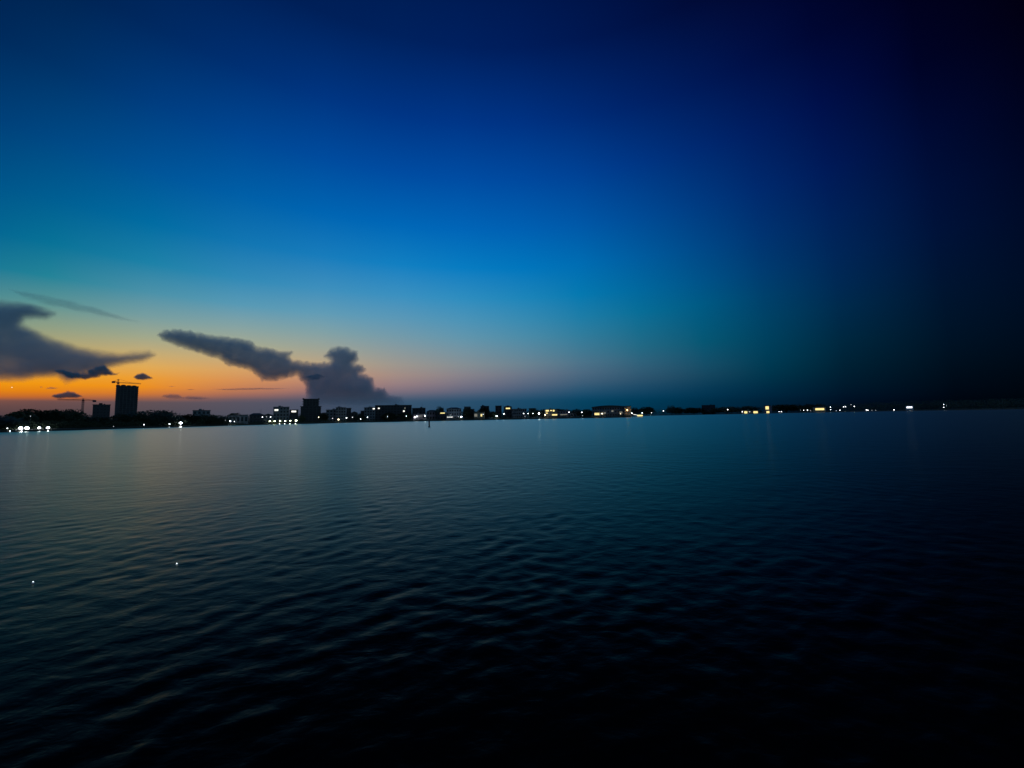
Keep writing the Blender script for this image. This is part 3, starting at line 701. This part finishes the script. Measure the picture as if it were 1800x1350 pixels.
# ------------------------------------------------------------------ things on the water
D = 150; X = gx(754.4, D)
post = empty('mooring_post', (X, D, 0), 'lone dark mooring post standing in the open water', 'post')
hp = tz(754.4, 739.4, D)
MB().tube([(0, 0, -1.5), (0.02, 0, .5), (0, 0, hp - .35)], [.33, .27, .24], 10).build('pile', 'timber', post)
MB().tube([(0, 0, hp - .347), (0, 0, hp - .12), (0, 0, hp)], [.31, .31, .2], 10).build('cap', 'steel', post)
MB().tube([(0, 0, 0.0), (0, 0, .28)], [.42, .40], 12).build('collar', 'stone', post)

def boat():
    D = 545; k = mpp(D); X = gx(1121.5, D); root = empty('excursion_boat', (X, D, 0), 'small moored boat with glowing yellow cabin at the tip of the near shore', 'boat')
    L = 8.6 * k; prof = [(-L, 1.5), (-L * .82, .05), (L * .82, -.1), (L, .9), (L*.98, 1.0), (-L*.6, .95)]
    MB().prism(prof, -1.6, 1.6).build('hull', 'hull', root)
    c = MB(); c.box(-L*.12, L*.92, -1.2, 1.2, 1.0, 1.3); c.build('cabin', 'hull', root)
    for i in range(5):
        a = -L*.1 + (L*1.0)*i/5; MB().box(a + .06, a + L*.2 - .06, -1.12, 1.12, 1.303, 3.2).build('lit_window', 'winy', root)
    MB().box(-L*.2, L*.98, -1.5, 1.5, 3.203, 3.4).build('canopy', 'hull', root)
    MB().bar((-L*.95, 0, 4.2), (-L*.15, 0, 3.0), .45).build('gangway_light', 'winw', root)
    MB().bar((-L*.95, 0, 1.3), (-L*.95, 0, 4.3), .2).build('mast', 'steel', root)
boat()
def waterline_point(x, y):
    d = ray(x, y); t = -CAMH / d.z; return Vector((0, 0, CAMH)) + d * t
for x, y, r, lb in ((310.5, 993, .011, 'tiny white float glinting on rippled water below the big flood lamp'), (58, 1025.5, .009, 'tiny white float glinting near the left edge of the dark water')):
    p = waterline_point(x, y)
    fl = empty('float', (p.x, p.y, 0.01), lb, 'float', 'two small floats on the water')
    MB().ball((0, 0, .022), r, .8, 12, 8).build('light', 'float', fl)
    MB().tube([(0, 0, -.07), (0, 0, .006)], [.025, .02], 10).build('buoy_body', 'hull', fl)

# ------------------------------------------------------------------ clouds: closed bodies of thin white mist, far off
def vnoise(x, y, seed):
    r = np.random.default_rng(seed); G = r.random((64, 64)); xi = np.floor(x).astype(int); yi = np.floor(y).astype(int)
    u = x - xi; v = y - yi; u = u*u*(3-2*u); v = v*v*(3-2*v); g = lambda a, b: G[a % 64, b % 64]
    return (g(xi, yi)*(1-u) + g(xi+1, yi)*u)*(1-v) + (g(xi, yi+1)*(1-u) + g(xi+1, yi+1)*u)*v - .5
def fbm(x, y, s, seed, octv=4):
    t = 0
    for i in range(octv): t = t + vnoise(x / s * 2**i + 13.7*i, y / s * 2**i, seed + i) / 1.8**i
    return t
cloud_mats = {}
def cloud_mat(dens, col=(0.9, 0.93, 1.0), aniso=0.2):
    key = (dens, col, aniso)
    if key in cloud_mats: return cloud_mats[key]
    m = bpy.data.materials.new('cloud mist'); m.use_nodes = True; n = m.node_tree; n.nodes.clear()
    v = n.nodes.new('ShaderNodeVolumePrincipled'); v.inputs['Color'].default_value = (*col, 1); v.inputs['Density'].default_value = dens; v.inputs['Anisotropy'].default_value = aniso
    o = n.nodes.new('ShaderNodeOutputMaterial'); n.links.new(v.outputs[0], o.inputs['Volume']); cloud_mats[key] = m
    return m
def cloud(label, poly, D, thick, soft, tau, step=2.0, warp=3.0, wscale=14, power=1.0, seed=1, group='clouds over the sunset', col=(0.9, 0.93, 1.0), stretch=1.0, aniso=0.0, rough=.3, grow=0.0, base_y=None):
    """poly: outline in photograph units at distance D; thick: half thickness in px units; soft: px from edge to full body; tau: optical depth through the middle"""
    P = np.array(poly, float); lo = P.min(0) - warp - 2 - grow; hi = P.max(0) + warp + 2 + grow
    xs = np.arange(lo[0], hi[0] + step, step); ys = np.arange(lo[1], hi[1] + step, step); XX, YY = np.meshgrid(xs, ys, indexing='ij')
    wx = XX + warp * 2 * fbm(XX / stretch, YY, wscale, seed); wy = YY + warp * 2 * fbm(XX / stretch + 91, YY + 37, wscale, seed + 9)
    ins = np.zeros(XX.shape, bool); dist = np.full(XX.shape, 1e9)
    for i in range(len(P)):
        a, b = P[i], P[(i+1) % len(P)]
        c = ((a[1] > wy) != (b[1] > wy)); den = (b[1] - a[1]) if b[1] != a[1] else 1e-9
        ins ^= c & (wx < (b[0]-a[0]) * (wy - a[1]) / den + a[0])
        ab = b - a; t = np.clip(((wx-a[0])*ab[0] + (wy-a[1])*ab[1]) / (ab@ab + 1e-9), 0, 1); dist = np.minimum(dist, np.hypot(wx - a[0] - t*ab[0], wy - a[1] - t*ab[1]))
    d = np.maximum(np.where(ins, dist, -dist) + grow, 0); q = np.clip(d / soft, 0, 1); q = q*q*(3-2*q) if power == 1.0 else q ** power
    T = thick * q * (1 + rough * fbm(XX / stretch, YY, wscale * 1.6, seed + 30)); T[0, :] = T[-1, :] = 0; T[:, 0] = T[:, -1] = 0
    
    if base_y: T = T * np.clip((base_y + 34 - YY) / 34, .12, 1)
    T[T < thick * .004] = 0; k = mpp(D)
    vid_f = -np.ones(T.shape, int); vid_b = vid_f.copy(); V = []
    C = at((lo[0]+hi[0])/2, hi[1], D)
    act = T > 0; near = act.copy(); near[1:] |= act[:-1]; near[:-1] |= act[1:]; nn = near.copy(); nn[:, 1:] |= near[:, :-1]; nn[:, :-1] |= near[:, 1:]
    for i, jj in zip(*np.nonzero(nn)):
        p = at(XX[i, jj], YY[i, jj], D); dd = (p - Vector((0, 0, CAMH))).normalized(); t = T[i, jj] * k
        if t > 0: vid_f[i, jj] = len(V); V.append(p - dd*t - C); vid_b[i, jj] = len(V); V.append(p + dd*t - C)
        else: vid_f[i, jj] = vid_b[i, jj] = len(V); V.append(p - C)
    Fc = []
    for i in range(T.shape[0]-1):
        for jj in range(T.shape[1]-1):
            if not (act[i, jj] or act[i+1, jj] or act[i, jj+1] or act[i+1, jj+1]): continue
            ids = ((i, jj), (i, jj+1), (i+1, jj+1), (i+1, jj)); Fc.append([vid_f[a] for a in ids]); Fc.append([vid_b[a] for a in ids][::-1])
    me = bpy.data.meshes.new('cloud'); me.from_pydata([tuple(v) for v in V], [], Fc); me.materials.append(cloud_mat(tau / (2 * thick * k), col, aniso))
    me.polygons.foreach_set('use_smooth', [True]*len(me.polygons)); me.update()
    o = bpy.data.objects.new('cloud', me); COL.objects.link(o); o.location = C; tag(o, label, 'cloud', group)
    return o
cloud('large grey cloud bank filling the sky at the left edge', [(-160,505),(-60,515),(0,528),(35,534),(75,545),(95,552),(80,560),(45,563),(38,572),(60,583),(90,597),(125,609),(165,617),(215,620),(262,617),(272,623),(250,633),(222,638),(192,645),(185,652),(150,662),(115,672),(100,662),(62,661),(38,668),(0,669),(-160,672)], 14000, 18, 24, 3.2, warp=2.5, wscale=24, seed=2, stretch=2, col=(0.95, 0.99, 1.0), grow=6, rough=.4)
cloud('thundercloud with long sloping anvil and knobbly tower above the stepped block', [(278,588),(290,582),(308,580),(335,583),(365,590),(402,594),(432,598),(446,604),(453,612),(478,613),(490,620),(514,619),(508,627),(514,634),(540,638),(566,639),(579,636),(581,633),(571,626),(580,616),(595,610),(611,612),(626,619),(630,631),(622,641),(637,642),(642,650),(634,657),(645,660),(654,666),(658,681),(675,684),(683,694),(705,699),(720,728),(536,728),(540,700),(538,680),(530,668),(522,657),(508,663),(482,668),(461,668),(453,659),(440,649),(402,641),(384,629),(346,618),(310,607),(286,596)], 15000, 18, 13, 3.0, step=1.5, warp=1.5, wscale=6, seed=5, power=.9, col=(0.95, 0.99, 1.0), base_y=684, rough=.18, grow=2.6)
cloud('dark ragged cloudlet in front of the lower edge of the grey bank', [(86,650),(105,648),(128,653),(150,655),(158,648),(170,643),(184,641),(194,646),(200,654),(213,653),(204,660),(184,663),(150,668),(128,667),(108,660)], 9000, 9, 6, 3.5, step=1.2, warp=1.6, wscale=8, seed=8, col=(0.55, 0.75, 0.8))
cloud('small dark oval cloud hanging alone beside the tall tower', [(233,664),(240,657),(249,655),(258,656),(266,662),(271,667),(255,669),(240,668)], 9000, 7, 4.5, 3.2, step=1, warp=1, wscale=6, seed=12, col=(0.6, 0.78, 0.82))
cloud('low dome-shaped dark cloud above the broad trees at left', [(88,698),(95,692),(108,690),(118,687),(130,688),(140,693),(148,698),(135,701),(100,701)], 10000, 7, 4, 2.6, step=1, warp=1, wscale=7, seed=15, col=(0.65, 0.76, 0.8))
cloud('long flat low cloud lying on the horizon haze past the tower', [(281,698),(286,693),(300,691),(316,693),(322,697),(332,694),(350,696),(368,699),(372,702),(340,703),(300,702)], 11000, 5, 5, 1.0, step=1, warp=1, wscale=6, seed=18, stretch=2)
cloud('thin long violet streak of cloud under the anvil', [(366,684),(400,682.4),(440,681),(480,682.5),(525,683),(480,685.6),(430,685.4),(395,686)], 12000, 3, 1.7, .75, step=.8, warp=.5, wscale=8, seed=21, stretch=4)
cloud('faint dark diagonal wisp high over the grey cloud bank', [(5,506),(50,511),(95,521),(140,531),(175,540),(210,551),(245,563),(255,568),(238,567),(200,562),(165,554),(120,546),(80,537),(40,526)], 13000, 6, 7, .34, step=1.2, warp=2, wscale=14, seed=24, stretch=3)
cloud('tiny orange-brown wisp pair over the low dome-shaped cloud', [(78,682),(90,680),(108,682.5),(96,684),(82,684)], 10000, 2.5, 1.6, .8, step=.7, warp=.4, wscale=5, seed=27)
cloud('tiniest brown wisp at left of the wisp pair', [(68,680),(72,679),(77,680),(72,682)], 10000, 2.5, 1.3, .8, step=.6, warp=.2, wscale=5, seed=28)
cloud('short thin dark dash of cloud in the orange past the tower', [(322,685),(335,684),(346,684.8),(335,686)], 10000, 2, 1, .8, step=.6, warp=.2, wscale=5, seed=29)
cloud('short upper dash of cloud in the orange past the tower', [(292,679),(302,678.2),(312,679.4),(302,680.2)], 10000, 2, 1, .7, step=.6, warp=.2, wscale=5, seed=31)
cloud('dark oval patch in front of the thundercloud base', [(532,664),(545,657),(560,656),(574,661),(562,668),(545,669)], 9000, 6, 4.5, 1.3, step=1, warp=1, wscale=6, seed=33, col=(0.5, 0.68, 0.75))

# evening planet
p = at(21, 681, 30000)
MB().ball((0, 0, 0), 30000 / 700 * .75).build('evening_star', material('star light', emit=(1, .93, .7), strength=1.1)).location = p
tag(bpy.data.objects['evening_star'], 'tiny bright evening star in the orange band at far left', 'star')
for P_ in (P_round, P_wide, P_loose):
    for ch in list(P_.children): bpy.data.objects.remove(ch)
    bpy.data.objects.remove(P_)
